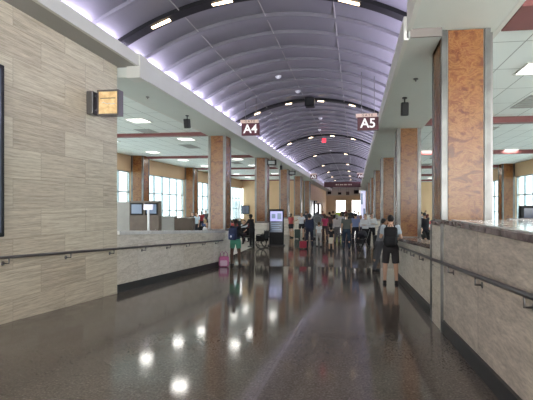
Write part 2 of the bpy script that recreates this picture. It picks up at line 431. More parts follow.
# cove back walls: close the gap between the cornice and the vault
m = MB(); m.box(-4.75,-4.62,-5,YF-1,H+2.8,H+3.3); struct('trim_cove_left', m, M['white_paint'])
m = MB(); m.box(1.02,1.12,-5,YF-1,H+2.35,H+3.3); struct('trim_cove_right', m, M['white_paint'])
m = MB(); m.box(.66,1.09,5.25,YF-1,ZR_,ZR_+.25); m.box(1.09,1.82,5.95,YF-1,ZR_,ZR_+.25); struct('ceiling_soffit_right', m, M['soffit'])
m = MB(); m.box(.70,1.82,-5,5.25,ZR_+.11,ZR_+.25); m.box(1.09,1.82,5.25,5.95,ZR_+.11,ZR_+.25); struct('ceiling_soffit_right_near', m, M['soffit'])
m = MB(); m.box(.66,.72,-5,5.25,ZR_+.09,H+2.58); m.box(.62,.68,5.25,YF-1,ZR_-.025,H+2.42); m.mi(None); struct('trim_cornice_right', m, M['white_paint'])
struct('trim_soffit_step_shade', box(.70,1.09,5.225,5.25,ZR_-.003,ZR_+.108), M['step_dimmed'])  # added sheet over the step face, its shade held in the colour
# side drops of the soffits towards the halls
m = MB(); m.box(-5.36,-5.28,7.44,YE,ZL,CL+.15); struct('trim_soffit_left', m, M['white_paint'])
m = MB(); m.box(1.80,1.86,-5,5.95,ZR_+.105,CR+.15); m.box(1.80,1.86,5.95,YE,ZR_,CR+.15); struct('trim_soffit_right', m, M['white_paint'])
# tiled hall ceilings
m = MB(); m.box(HX0-.3,-5.3,-5,YE+.3,CL,CL+.08); struct('ceiling_hall_left', m, M['tile'])
m = MB(); m.box(1.82,HX1+.3,-5,YE+.3,CR,CR+.08); struct('ceiling_hall_right', m, M['tile'])
# maroon beams crossing the halls at each column
m = MB()
for y_ in SPL: m.box(HX0,-5.37,y_+.1,y_+.35,ZL+.05,CL+.01)
m.box(HX0,-5.3,7.6,7.9,ZL+.08,CL+.01)
struct('beam_hall_left', m, M['maroon'])
m = MB()
for y_ in [4.75]+SPR: m.box(1.87,HX1,y_+.02,y_+(.68 if y_ < 5 else .27),H+2.24,CR+.01)
struct('beam_hall_right', m, M['maroon'])

# ---- hall walls and windows
def hall_wall(xw, sgn, ys, sillz, headz, cz, nm, yend, start):
    # wall solid above the heads and below the sills, windows between the piers
    m = MB(); x0, x1 = (xw-.25, xw) if sgn < 0 else (xw, xw+.25)
    m.box(x0,x1,-5,yend,headz,cz+.2); m.box(x0,x1,-5,yend,0,sillz)
    for a in ys: m.box(x0,x1,a-.35,a+.35,sillz,headz)
    struct('wall_'+nm, m, M['beige'])
    edges = [-5]+[q for a in ys for q in (a-.35, a+.35)]+[yend]
    k = start
    for i in range(0, len(edges), 2):
        ya, yb = edges[i], edges[i+1]
        if yb-ya < 1: continue
        r = D.objects.new('window_%d' % k, None); COL.objects.link(r); r['kind'] = 'structure'; r.location = ((x0+x1)/2,(ya+yb)/2,sillz)
        cy = (ya+yb)/2; k += 1
        f = MB(); n = max(2, round((yb-ya)/1.1)); hh = headz-sillz
        for j in range(n+1):
            q = ya-cy + (yb-ya)*j/n; f.box(-.05,.05,q-.035,q+.035,0,hh)
        for zq in (0.03, hh*.33, hh*.66, hh-.03): f.box(-.045,.045,ya-cy,yb-cy,zq-.03,zq+.03)
        f.build('window_frame', M['alu'], r)
        box(-.006,.006,ya-cy,yb-cy,0,hh).build('pane', M['glass'], r)
    return k
kk = hall_wall(HX0, -1, [7.2,14.2,21.1,28.1,35.0], H-1.5, H+1.85, CL, 'hall_left', YE, 1)
kk = hall_wall(HX1, 1, [11.0,17.8,24.8,31.8,38.7], H-1.5, H+1.65, CR, 'hall_right', YE, kk)
m = MB(); m.box(HX0,-5.35,YE,YE+.25,0,CL+.3); m.box(-5.6,-5.35,YE,YF,0,ZL+.3); struct('wall_concourse_left', m, M['yellow'])
m = MB(); m.box(1.75,HX1,YE,YE+.25,0,CR+.3); m.box(1.75,2.0,YE,YF,0,ZR_+.3); struct('wall_concourse_right', m, M['yellow'])
struct('ground', box(-90,90,-30,160,-.5,-.32), M['ground'])
# pale buildings across the apron
for (x, y0_, y1_, h) in ((-60,10,70,6.5),(52,5,60,5.0)):
    m = MB(); m.box(x-6,x+6,y0_,y1_,-.3,h); m.box(x-6.2,x+6.2,y0_-.2,y1_+.2,h,h+.4)
    tag(m.build('terminal_building', M['build']), 'long pale building across the apron, seen through the '+('travertine side' if x<0 else 'monitor side')+' windows', 'building')

# ---------------------------------------------------------------- columns
def column(x0,x1,y0,y1,ztop,zped,label,fw=.10,ov=.0, zb=0):
    cx, cy = (x0+x1)/2, (y0+y1)/2; hx, hy = (x1-x0)/2, (y1-y0)/2
    t = thing('stone_column', label, 'column', (cx,cy,zb), 0, 'red stone columns along the concourse')
    hz = ztop-zb
    box(-hx+.03,hx-.03,-hy+.03,hy-.03,zped,hz).build('core', M['grey_lam'], t)
    for sy in (-1,1):
        ya, yb = (-hy+.008,-hy+.03) if sy < 0 else (hy-.03,hy-.008)
        box(-hx+fw,hx-fw,ya,yb,zped+.02,hz-.003).build('stone_panel', M['red_stone'], t)
    for sx in (-1,1):
        xa, xb = (-hx+.008,-hx+.03) if sx < 0 else (hx-.03,hx-.008)
        box(xa,xb,-hy+fw,hy-fw,zped+.02,hz-.003).build('stone_panel', M['red_stone'], t)
    for sx in (-1,1):
        for sy in (-1,1):
            m = MB(); X, Y = sx*hx, sy*hy
            m.box(min(X,X-sx*fw*.86),max(X,X-sx*fw*.86),min(Y,Y-sy*.025),max(Y,Y-sy*.025),zped,hz-.001)
            m.box(min(X,X-sx*.025),max(X,X-sx*.025),min(Y-sy*.025,Y-sy*fw*.86),max(Y-sy*.025,Y-sy*fw*.86),zped,hz-.001)
            m.build('corner_trim', M['steel'], t)
    if zped > 0:
        box(-hx-ov,hx+ov,-hy-ov,hy+ov,0,zped-.06).build('pedestal', M['veined'], t)
        box(-hx-ov-.02,hx+ov+.02,-hy-ov-.02,hy+ov+.02,zped-.06,zped,bevel=.01).build('pedestal_cap', M['dark_marble'], t)
    return t
zb0 = 0.0
column(1.10,1.70,5.30,5.94,ZR_+.10,H-.215,'tall red stone column with steel corners rising from the marble ledge', .085)
rl = ['second red stone column on the handrailed parapet side, behind the two ramp men',
      'third red stone column from the camera on the monitor side','fourth red stone column from the camera on the monitor side',
      'fifth red stone column from the camera on the monitor side','last red stone column before the yellow wall on the monitor side']
for y_, lb in zip(SPR, rl): column(1.16,1.82,y_,y_+.68,ZR_,1.25,lb)
ll = ['red stone column at the foot of the ramp beside the woman in green shorts','red stone column behind the wheelchair',
      'red stone column just past the information totem','fourth red stone column on the totem side','farthest red stone column on the totem side']
for y_, lb in zip(SPL, ll): column(-5.38,-4.72,y_,y_+.68,ZL,1.25,lb)
for y_, zz_ in zip([14.2,21.1,28.1,35.0], ['first','second','third','fourth']):
    column(HX0+.02,HX0+.72,y_-.35,y_+.35,CL,0,zz_+' red stone pier between the windows of the travertine-side hall')
for y_, zz_ in zip([11.0,17.8,24.8,31.8], ['first','second','third','fourth']):
    column(HX1-.72,HX1-.02,y_-.35,y_+.35,CR,0,zz_+' red stone pier between the windows of the monitor-side hall')

# ---------------------------------------------------------------- vault rings with lamps
for n, y_ in enumerate(rings_y[1:]):
    t = thing('vault_light_ring', 'black arched lighting slot across the vault, number %d from the camera' % (n+1), 'light track', (0,y_,0), 0, 'black arched lighting slots')
    t['label'] = ['nearest black arched slot with warm lamps, above the travertine wall','black arched slot whose crown carries the black loudspeaker',
        'black arched slot carrying the small red sign'][n] if n < 3 else ['fourth','fifth','sixth','seventh','eighth','ninth','tenth'][n-3]+' black arched lighting slot across the vault, counted from the camera'
    m = MB(); hw = .11
    for i in range(48):
        a, b = arch(.005+.99*i/48), arch(.005+.99*(i+1)/48)
        m.hexa([(a[0],-hw,a[1]-.09),(b[0],-hw,b[1]-.09),(b[0],hw,b[1]-.09),(a[0],hw,a[1]-.09),(a[0],-hw,a[1]+.02),(b[0],-hw,b[1]+.02),(b[0],hw,b[1]+.02),(a[0],hw,a[1]+.02)])
    bmesh.ops.remove_doubles(m.bm, verts=m.bm.verts, dist=1e-4)
    m.build('slot', M['black'], t)
    for tt in ((.18, .39, .60, .80) if n < 3 else (.3, .7)):
        a = arch(tt); b = arch(tt+.045); sl = math.atan2(b[1]-a[1], b[0]-a[0])
        m = MB(); c_ = (a[0],0,a[1]-.10)
        lw = .19 if n == 0 else .11; m.box(c_[0]-lw,c_[0]+lw,-.03,.03,c_[2]-.012,c_[2]+.012, rot=Matrix.Rotation(-sl,3,'Y'))
        m.build('lamp', M['warm_lamp'], t)
        if n < 6 :
            l = D.lights.new('spot_lamp','SPOT'); l.energy = (2.5 if n < 5 else 60)*LIGHT; l.color = (1,.82,.62); l.spot_size = R(95); l.spot_blend = .8; l.shadow_soft_size = .09  # the sixth slot's strong spots are added to brighten the far end
            lo_ = D.objects.new('spot_lamp', l); COL.objects.link(lo_); lo_.parent = t; lo_.location = (c_[0],0,c_[2]-.04)

# ---------------------------------------------------------------- cove light strips
for s_, x, z, rot_, nm in ((-1,-4.46,H+2.88,-22,'travertine side'),(1,.87,H+2.46,22,'monitor side')):
    t = thing('cove_light', 'violet light strip hidden in the vault cove on the '+nm, 'light', (x,0,z), 0, 'violet cove lights')
    box(-.02,.02,-5,YF-2,0,.02).build('light_strip', M['cove'], t)
    yy = -4.0
    while yy < YF-8:
        area('cove_lamp', t, (0,yy+3.6,.04), .12, 7.1, 52, (.78,.72,1), (PI, R(rot_)*-1, 0)); yy += 7.25

# ---------------------------------------------------------------- hall ceiling lights
def troffer():
    t = thing('ceiling_light', 'x', 'ceiling light', (0,0,0))
    m = MB()
    for a in ((-.32,.32,-.32,-.29),(-.32,.32,.29,.32),(-.32,-.29,-.29,.29),(.29,.32,-.29,.29)): m.box(*a,-.02,.01)
    m.build('frame', M['white_paint'], t)
    box(-.29,.29,-.29,.29,-.008,.0).build('diffuser', M['troffer'], t)
    area('lamp', t, (0,0,-.03), .56, .56, 10, (1,.96,.90))
    return t
proto = None
ordn = ['first','second','third','fourth','fifth','sixth','seventh','eighth','ninth','tenth']
for side, xs, z, y0_ in (('travertine-side',(-6.9,-10.3),CL-.002,4.8),('monitor-side',(3.2,6.7),CR-.002,3.8)):
    for ci, x in enumerate(xs):
        for i in range(10):
            y_ = y0_+3.65*i
            if side[0] == 't' and i == 0: continue
            lb = '%s square lamp from the camera in the %s row of the %s hall ceiling' % (ordn[i], 'concourse' if ci == 0 else 'window', side)
            if proto is None: proto = troffer(); proto.location = (x,y_,z); proto['label'] = lb; proto['group'] = 'square lamps in the hall ceilings'
            else: dup(proto, (x,y_,z), 0, lb, 'square lamps in the hall ceilings')
# grey air diffusers between the lamps
pv = None
for side, x, z, y0_ in (('travertine-side',-7.6,CL-.002,6.8),('monitor-side',4.1,CR-.002,6.2)):
    for i in range(8):
        y_ = y0_+3.65*i; lb = '%s grey slotted air vent from the camera in the %s hall ceiling' % (ordn[i], side)
        if pv is None:
            pv = thing('ceiling_vent', lb, 'air vent', (x,y_,z), 0, 'grey air vents')
            box(-.3,.3,-.6,.6,-.01,.0).build('backing', M['grey_lam'], pv)
            m = MB()
            for j in range(6): m.box(-.26,.26,-.55+.2*j,-.50+.2*j,-.02,-.008)
            m.build('slat', M['soffit_dark'], pv)
        else: dup(pv, (x,y_,z), 0, lb, 'grey air vents')

# ---------------------------------------------------------------- signs
def text(body, size, mat, parent, loc, name='lettering', ext=.004, rot=(PI/2,0,0), align='CENTER', space=1, bold=0):
    c = D.curves.new(name, 'FONT'); c.body = body; c.size = size; c.extrude = ext; c.align_x = align; c.align_y = 'CENTER'
    c.space_character = space; c.offset = bold
    tmp = D.objects.new('tmp_text', c); COL.objects.link(tmp); bpy.context.view_layer.update()
    me = D.meshes.new_from_object(tmp.evaluated_get(bpy.context.evaluated_depsgraph_get())); D.objects.remove(tmp); D.curves.remove(c)
    me.materials.clear(); me.materials.append(mat)
    o = D.objects.new(name, me); COL.objects.link(o); o.parent = parent; o.location = loc; o.rotation_euler = rot
    return o
def gate_sign(code, x, y, zb, wd, ht, top, label):
    t = thing('gate_sign', label, 'sign', (x,y,zb), 0, 'maroon hanging gate signs')
    box(-wd/2,wd/2,-.05,.05,0,ht).build('panel', M['sign_maroon'], t)
    box(-wd/2-.04,wd/2-.04+.0,-.05,.05,ht,ht+ht*.27).build('header', M['sign_tan'], t)
    text('GATE', ht*.26, M['sign_ink'], t, (-.02,-.052,ht*1.13), space=1.5)
    text(code, ht*.98, M['sign_white'], t, (0,-.053,ht*.5), bold=.006)
    for sx in (-.3,.3):
        m = MB(); m.cone((wd*sx,0,ht*1.26),(wd*sx,0,arch((x+wd*sx+4.62)/5.64)[1]-zb-.03),.008,.008,seg=6); m.build('hanger', M['steel'], t)
gate_sign('A4', X_at(250.8,13.0), 13.0, H+2.31, .60, .41, arch(.21)[1], 'maroon hanging gate sign reading A4')
gate_sign('A5', .34, 10.8, H+1.99, .56, .35, arch(.87)[1], 'maroon hanging gate sign reading A5')
gate_sign('A3', X_at(313.8,31), 31, H+2.02, .52, .34, arch(.10)[1], 'small distant maroon gate sign reading A3')
gate_sign('A6', X_at(360.8,31), 31.5, H+2.08, .50, .34, arch(.90)[1], 'small distant maroon gate sign reading A6')
# long maroon banner across the far concourse
t = thing('overhead_banner', 'long maroon sign hanging across the far concourse', 'sign', (-1.45,46,H+2.03))
box(-2.1,2.15,-.06,.06,0,.60).build('panel', M['sign_maroon'], t)
m = MB()
for i, wd in enumerate((.16,.10,.18,.12,.20,.09,.15,.13)): m.box(-.75+.24*i,-.75+.24*i+wd,-.07,-.058,.24,.36)
m.build('lettering', M['sign_tan'], t)
for x in (-1.8,1.8):
    m = MB(); m.cone((x,0,.6),(x,0,1.25),.015,.015,seg=6); m.build('hanger', M['steel'], t)
# small far hanging signs
for i,(px_,y_,z_,wd,ht) in enumerate(((-3.2,50,H+1.35,.45,.35),(.15,50,H+1.40,.6,.45),(-2.3,60,H+1.55,.5,.35),(-1.1,60,H+1.50,.5,.5))):
    t = thing('hanging_sign', ['small black sign hanging past the maroon banner, travertine side','small black sign hanging past the maroon banner, monitor side',
       'tiny dark sign hanging before the far doors','tiny square sign hanging before the far middle wall'][i], 'sign', (px_,y_,z_), 0, 'small far hanging signs')
    box(-wd/2,wd/2,-.05,.05,0,ht,bevel=.01).build('panel', M['black'] if i < 3 else M['brown_lam'], t)
    for sx in (-.3,.3):
        m = MB(); m.cone((wd*sx,0,ht),(wd*sx,0,arch((px_+wd*sx+4.62)/5.64)[1]-z_-.02),.01,.01,seg=6); m.build('hanger', M['steel'], t)
# blade sign on the travertine wall
t = thing('blade_sign', 'square amber-lit sign on a dark bracket projecting from the travertine wall', 'sign', (XL,6.62,H+1.58))
box(.0,.12,-.10,.10,.02,.43,bevel=.01).build('wall_bracket', M['dark_steel'], t)
m = MB(); m.box(.12,.20,-.02,.02,.09,.12); m.box(.12,.20,-.02,.02,.33,.36); m.build('arm', M['dark_steel'], t)
m = MB(); m.box(.18,.58,-.06,-.045,0,.03); m.box(.18,.58,-.06,-.045,.42,.45); m.box(.18,.205,-.06,-.045,.03,.42); m.box(.555,.58,-.06,-.045,.03,.42)
m.box(.18,.58,-.045,.09,0,.45); m.build('case', M['dark_steel'], t)
box(.206,.554,-.052,-.046,.031,.419).build('face', M['amber_face'], t)
m = MB(); m.box(.235,.52,-.056,-.052,.295,.308); m.build('lettering', M['brown_lam'], t)
m = MB(); m.tube([(.27,-.055,.22),(.30,-.055,.235),(.33,-.055,.215),(.37,-.055,.20),(.40,-.055,.215),(.44,-.055,.195),(.51,-.055,.205)], .006, seg=5); m.build('script_lettering', M['white_plastic'], t)
# wall display at the near edge
t = thing('wall_display', 'tall black wall display cut by the picture edge on the travertine wall', 'display', (XL,4.0,0))
box(0,.09,-.62,.78,H-.42,H+1.85,bevel=.01).build('case', M['blackframe'], t)
box(.09,.094,-.56,.72,H-.36,H+1.79).build('screen', M['screen_dim'], t)
# loudspeakers / cameras under the soffits
def speaker(x,y,z,label,s=1):
    t = thing('ceiling_speaker', label, 'speaker', (x,y,z), 0, 'small black speakers under the soffits')
    m = MB(); m.box(-.07,.07,-.09,.09,-.36,-.10,bevel=.015,rot=Matrix.Rotation(R(12),3,'X')); m.build('case', M['black'], t)
    m = MB(); m.cone((0,0,-.12),(0,0,0),.014,.014,seg=8); m.cone((0,0,-.02),(0,0,0),.05,.05,seg=10); m.build('mount', M['blackframe'], t)
speaker(-4.75,10.9,ZL,'small black speaker hanging under the soffit past the amber sign')
speaker(.98,8.15,ZR_,'small black speaker under the soffit beside the tall column')
speaker(-4.55,24.4,ZL,'small black speaker under the soffit past the wheelchair column')
# black projector at ring two crown
t = thing('projector_box', 'black box hanging at the crown of the vault slot', 'speaker', (-1.60,14.25,H+3.50))
box(-.17,.17,-.25,.12,0,.30,bevel=.02).build('case', M['black'], t)
m = MB(); m.cone((0,0,.30),(0,0,.36),.02,.02,seg=8); m.build('mount', M['blackframe'], t)
# red sign at ring three
t = thing('exit_sign', 'small red sign hanging from the crown of the third vault slot', 'sign', (X_at(324,21.6),21.6,H+3.38))
box(-.11,.11,-.03,.03,0,.22).build('face', M['exit'], t)
m = MB(); m.cone((0,0,.22),(0,0,.40),.012,.012,seg=6); m.build('hanger', M['steel'], t)
# smoke domes
for i,(tt,y_) in enumerate(((.42,11.6),(.48,13.3),(.55,17.6),(.50,20.3),(.47,24.0),(.52,27.8))):
    a = arch(tt); m = MB(); m.cone((0,0,-.04),(0,0,0),.085,.10,seg=18); m.sphere((0,0,-.04),(.07,.07,.045))
    o = m.build('smoke_detector', M['white_plastic']); o.location = (a[0],y_,a[1]-.03)
    tag(o, '%s white smoke detector along the vault crown, counted from the camera' % ordn[i], 'smoke detector', 'smoke detectors on the vault')
for i,(x,y_,z) in enumerate(((-4.85,8.9,ZL),(1.02,6.95,ZR_))):
    m = MB(); m.cone((0,0,-.015),(0,0,0),.04,.04,seg=14); m.cone((0,0,-.05),(0,0,-.015),.01,.014,seg=8)
    o = m.build('sprinkler', M['dark_steel']); o.location = (x,y_,z)
    tag(o, 'tiny dark sprinkler in the soffit '+('past the amber sign' if i==0 else 'beside the tall column'), 'sprinkler', 'sprinklers')
# small square hanging signs at the columns, black
for i,(x,y_) in enumerate(((-4.60,21.0),(-4.60,28.0))):
    t = thing('column_sign', ['small black square sign at the top of the wheelchair column','small black square sign at the top of the totem column'][i], 'sign', (x,y_,H+2.12), 0, 'small square column signs')
    box(-.08,.42,-.03,.03,0,.30,bevel=.01).build('case', M['black'], t); box(0,.34,-.035,-.03,.06,.24).build('face', M['grey_lam'], t)
    m = MB(); m.cone((.17,0,.3),(.17,0,.43),.012,.012,seg=6); m.build('hanger', M['blackframe'], t)

# ---------------------------------------------------------------- furniture and machines
t = thing('information_totem', 'black free-standing information totem with a glowing lavender screen', 'totem', (-4.12,20.8,0), R(6))
box(-.38,.38,-.12,.12,.04,1.93,bevel=.012).build('case', M['black'], t); box(-.44,.44,-.26,.26,0,.05,bevel=.01).build('foot', M['blackframe'], t)
s_ = box(-.32,.32,-.128,-.12,1.30,1.82).build('screen', M['screen_lav'], t)
m = MB(); m.box(-.25,-.05,-.132,-.128,1.45,1.68); m.build('picture', M['screen_blue'], s_)
m = MB(); m.box(.05,.27,-.132,-.128,1.40,1.72); m.build('picture', M['screen_blue'], s_)
s_ = box(-.32,.32,-.128,-.12,.72,1.28).build('lower_screen', M['screen_dim'], t)
m = MB()
for i in range(4): m.box(-.26,.26-.1*(i%2),-.132,-.128,.84+.11*i,.87+.11*i)
m.build('text_rows', M['screen_blue'], s_)

# screen unit behind the left parapet
cx_ = X_at(144.5, 12.0)
t = thing('screen_cabinet', 'brown cabinet with two dark wall screens behind the pale ledge', 'cabinet', (cx_,12.0,0), R(18))
box(-.44,.44,-.05,.5,0,H+.13,bevel=.01).build('body', M['brown_lam'], t)
for x in (-.22,.22):
    f = box(x-.19,x+.19,-.08,-.05,H-.32,H+.07,bevel=.008).build('screen_frame', M['black'], t)
    box(x-.15,x+.15,-.085,-.08,H-.27,H+.02).build('screen', M['screen_blue'], f)
px0 = X_at(123.5, 12.4)
o = box(-.24,.24,-.05,.5,0,H+.10,bevel=.01).build('side_partition', M['grey_lam'], loc=(px0,12.4,0), rotz=R(18))
tag(o, 'plain grey partition between the travertine wall and the brown cabinet', 'partition')
t = thing('pole_sign', 'white tablet sign on a slim white pole before the brown cabinet', 'sign', (X_at(148.5,10.9),10.9,0))
m = MB(); m.cone((0,0,.03),(0,0,H-.04),.03,.03); m.build('pole', M['white_plastic'], t)
m = MB(); m.cone((0,0,0),(0,0,.03),.2,.2,seg=20); m.build('foot', M['white_plastic'], t)
box(-.14,.14,-.03,.01,H-.14,H+.02,bevel=.01,rot=Matrix.Rotation(R(-10),3,'X')).build('tablet', M['screen_white'], t)
t = thing('gate_desk', 'long grey and brown gate desk behind the pale ledge', 'desk', (X_at(172,15.0),15.0,0), R(14))
box(-.75,.15,-.3,.3,0,H-.44,bevel=.02).build('desk_body', M['grey_lam'], t)
box(.15,.85,-.3,.3,0,H-.50,bevel=.01).build('desk_end', M['brown_lam'], t)
# monitor on the right
t = thing('hall_monitor', 'black monitor on a post beyond the white counter', 'monitor', (2.98,6.9,0))
box(-.32,.42,-.05,.05,H-.33,H-.01,bevel=.012).build('case', M['black'], t)
box(-.27,.37,-.055,-.05,H-.29,H-.05).build('screen', M['screen_dim'], t)
m = MB(); m.cone((.05,0,.03),(.05,0,H-.2),.035,.035); m.box(-.25,.35,-.25,.25,0,.03,bevel=.01); m.build('stand', M['blackframe'], t)
# steel window-opening post by the near column
tag(box(1.725,1.775,5.45,5.55,0,ZR_+.105).build('steel_post', M['dark_steel']), 'slim dark steel post beside the tall column at the counter end', 'post')

# hall seating
def seat_bench(n, label, loc, rz, group='black beam seats in the halls'):
    t = thing('beam_seat', label, 'seating', loc, rz, group)
    wd = .58
    for i in range(n):
        x = (i-(n-1)/2)*wd
        box(x-.25,x+.25,-.25,.23,.40,.46,bevel=.02,seg=2).build('seat', M['black'], t)
        box(x-.25,x+.25,.20,.26,.48,.92,bevel=.02,seg=2,rot=Matrix.Rotation(R(-10),3,'X')).build('backrest', M['black'], t)
    for i in range(n+1):
        x = (i-n/2)*wd; m = MB(); m.tube([(x,-.2,.42),(x,-.2,.62),(x,.2,.62),(x,.2,.42)], .014, seg=6); m.build('armrest', M['steel'], t)
    m = MB(); m.box(-n*wd/2,n*wd/2,-.04,.04,.33,.39); m.build('beam', M['dark_steel'], t)
    for x in (-n*wd/2+.3, n*wd/2-.3):
        m = MB(); m.box(x-.03,x+.03,-.03,.03,.04,.34); m.box(x-.03,x+.03,-.28,.28,0,.04,bevel=.01); m.build('leg', M['steel'], t)
    return t
sb = seat_bench(5, 'row of black seats nearest the desk in the travertine-side hall', (-7.6,18.5,0), 0)
def bench(loc, rz, label): return dup(sb, loc, rz, label)
bench((-7.6,22.6,0),PI,'second row of black seats behind the desk, travertine side'); bench((-7.8,26.0,0),0,'third row of black seats behind the desk, travertine side')
bench((-10.2,30.0,0),0,'row of black seats near the far windows, travertine side')
for i,(x,y_) in enumerate(((3.6,15.5),(3.7,19.0),(3.9,23.0),(4.2,27.0),(4.6,32.0))): bench((x,y_,0), PI*(i%2), ordn[i]+' row of black seats from the camera in the monitor-side hall')

# white and black framed units on the end wall of the left hall
t = thing('lit_partition', 'pale lit panel standing against the far yellow wall', 'partition', (X_at(237,41.5),41.5,0))
box(-.38,.38,-.05,.05,0,2.55,bevel=.01).build('panel', M['white_plastic'], t)
t = thing('wall_monitor_pair', 'black pair of monitors mounted on the far yellow wall', 'monitor', (X_at(245,YE-.2),YE-.12,1.15))
box(-.45,.45,-.06,.10,0,.95,bevel=.01).build('case', M['black'], t)
for x in (-.21,.21): box(x-.18,x+.18,-.065,-.06,.08,.87).build('screen', M['screen_dim'], t)
# far doorways along the yellow concourse wall
for i,(ya,yb,mt) in enumerate(((45.5,47.5,'white_plastic'),(49.5,52.5,'black'),(55.5,58,'brown_lam'))):
    t = thing('wall_kiosk', ['white kiosk panel against the far yellow wall past the totem','black kiosk front against the far yellow wall','brown kiosk front, farthest along the yellow wall'][i], 'kiosk', (-5.30,(ya+yb)/2,0), 0, 'kiosks along the far wall')
    box(0,.35,-(yb-ya)/2,(yb-ya)/2,0,2.7-.3*(i==2),bevel=.02).build('cabinet', M[mt], t)
    box(.35,.36,-(yb-ya)/2+.2,(yb-ya)/2-.2,1.0,2.2).build('screen', M['screen_dim'], t)
# lit display board at the right crowd
t = thing('display_board', 'tall violet-white lit display board above the far crowd', 'display', (X_at(363,29.5),29.5,0))
box(-.20,.20,-.08,.08,0,3.25,bevel=.02).build('case', M['grey_lam'], t)
box(-.18,.18,-.085,-.08,.9,3.18).build('screen', M['screen_white'], t)
m = MB(); m.box(-.15,-.02,-.09,-.086,2.2,3.0); m.box(.02,.15,-.09,-.086,1.2,1.9); m.build('picture', M['screen_blue'], t)

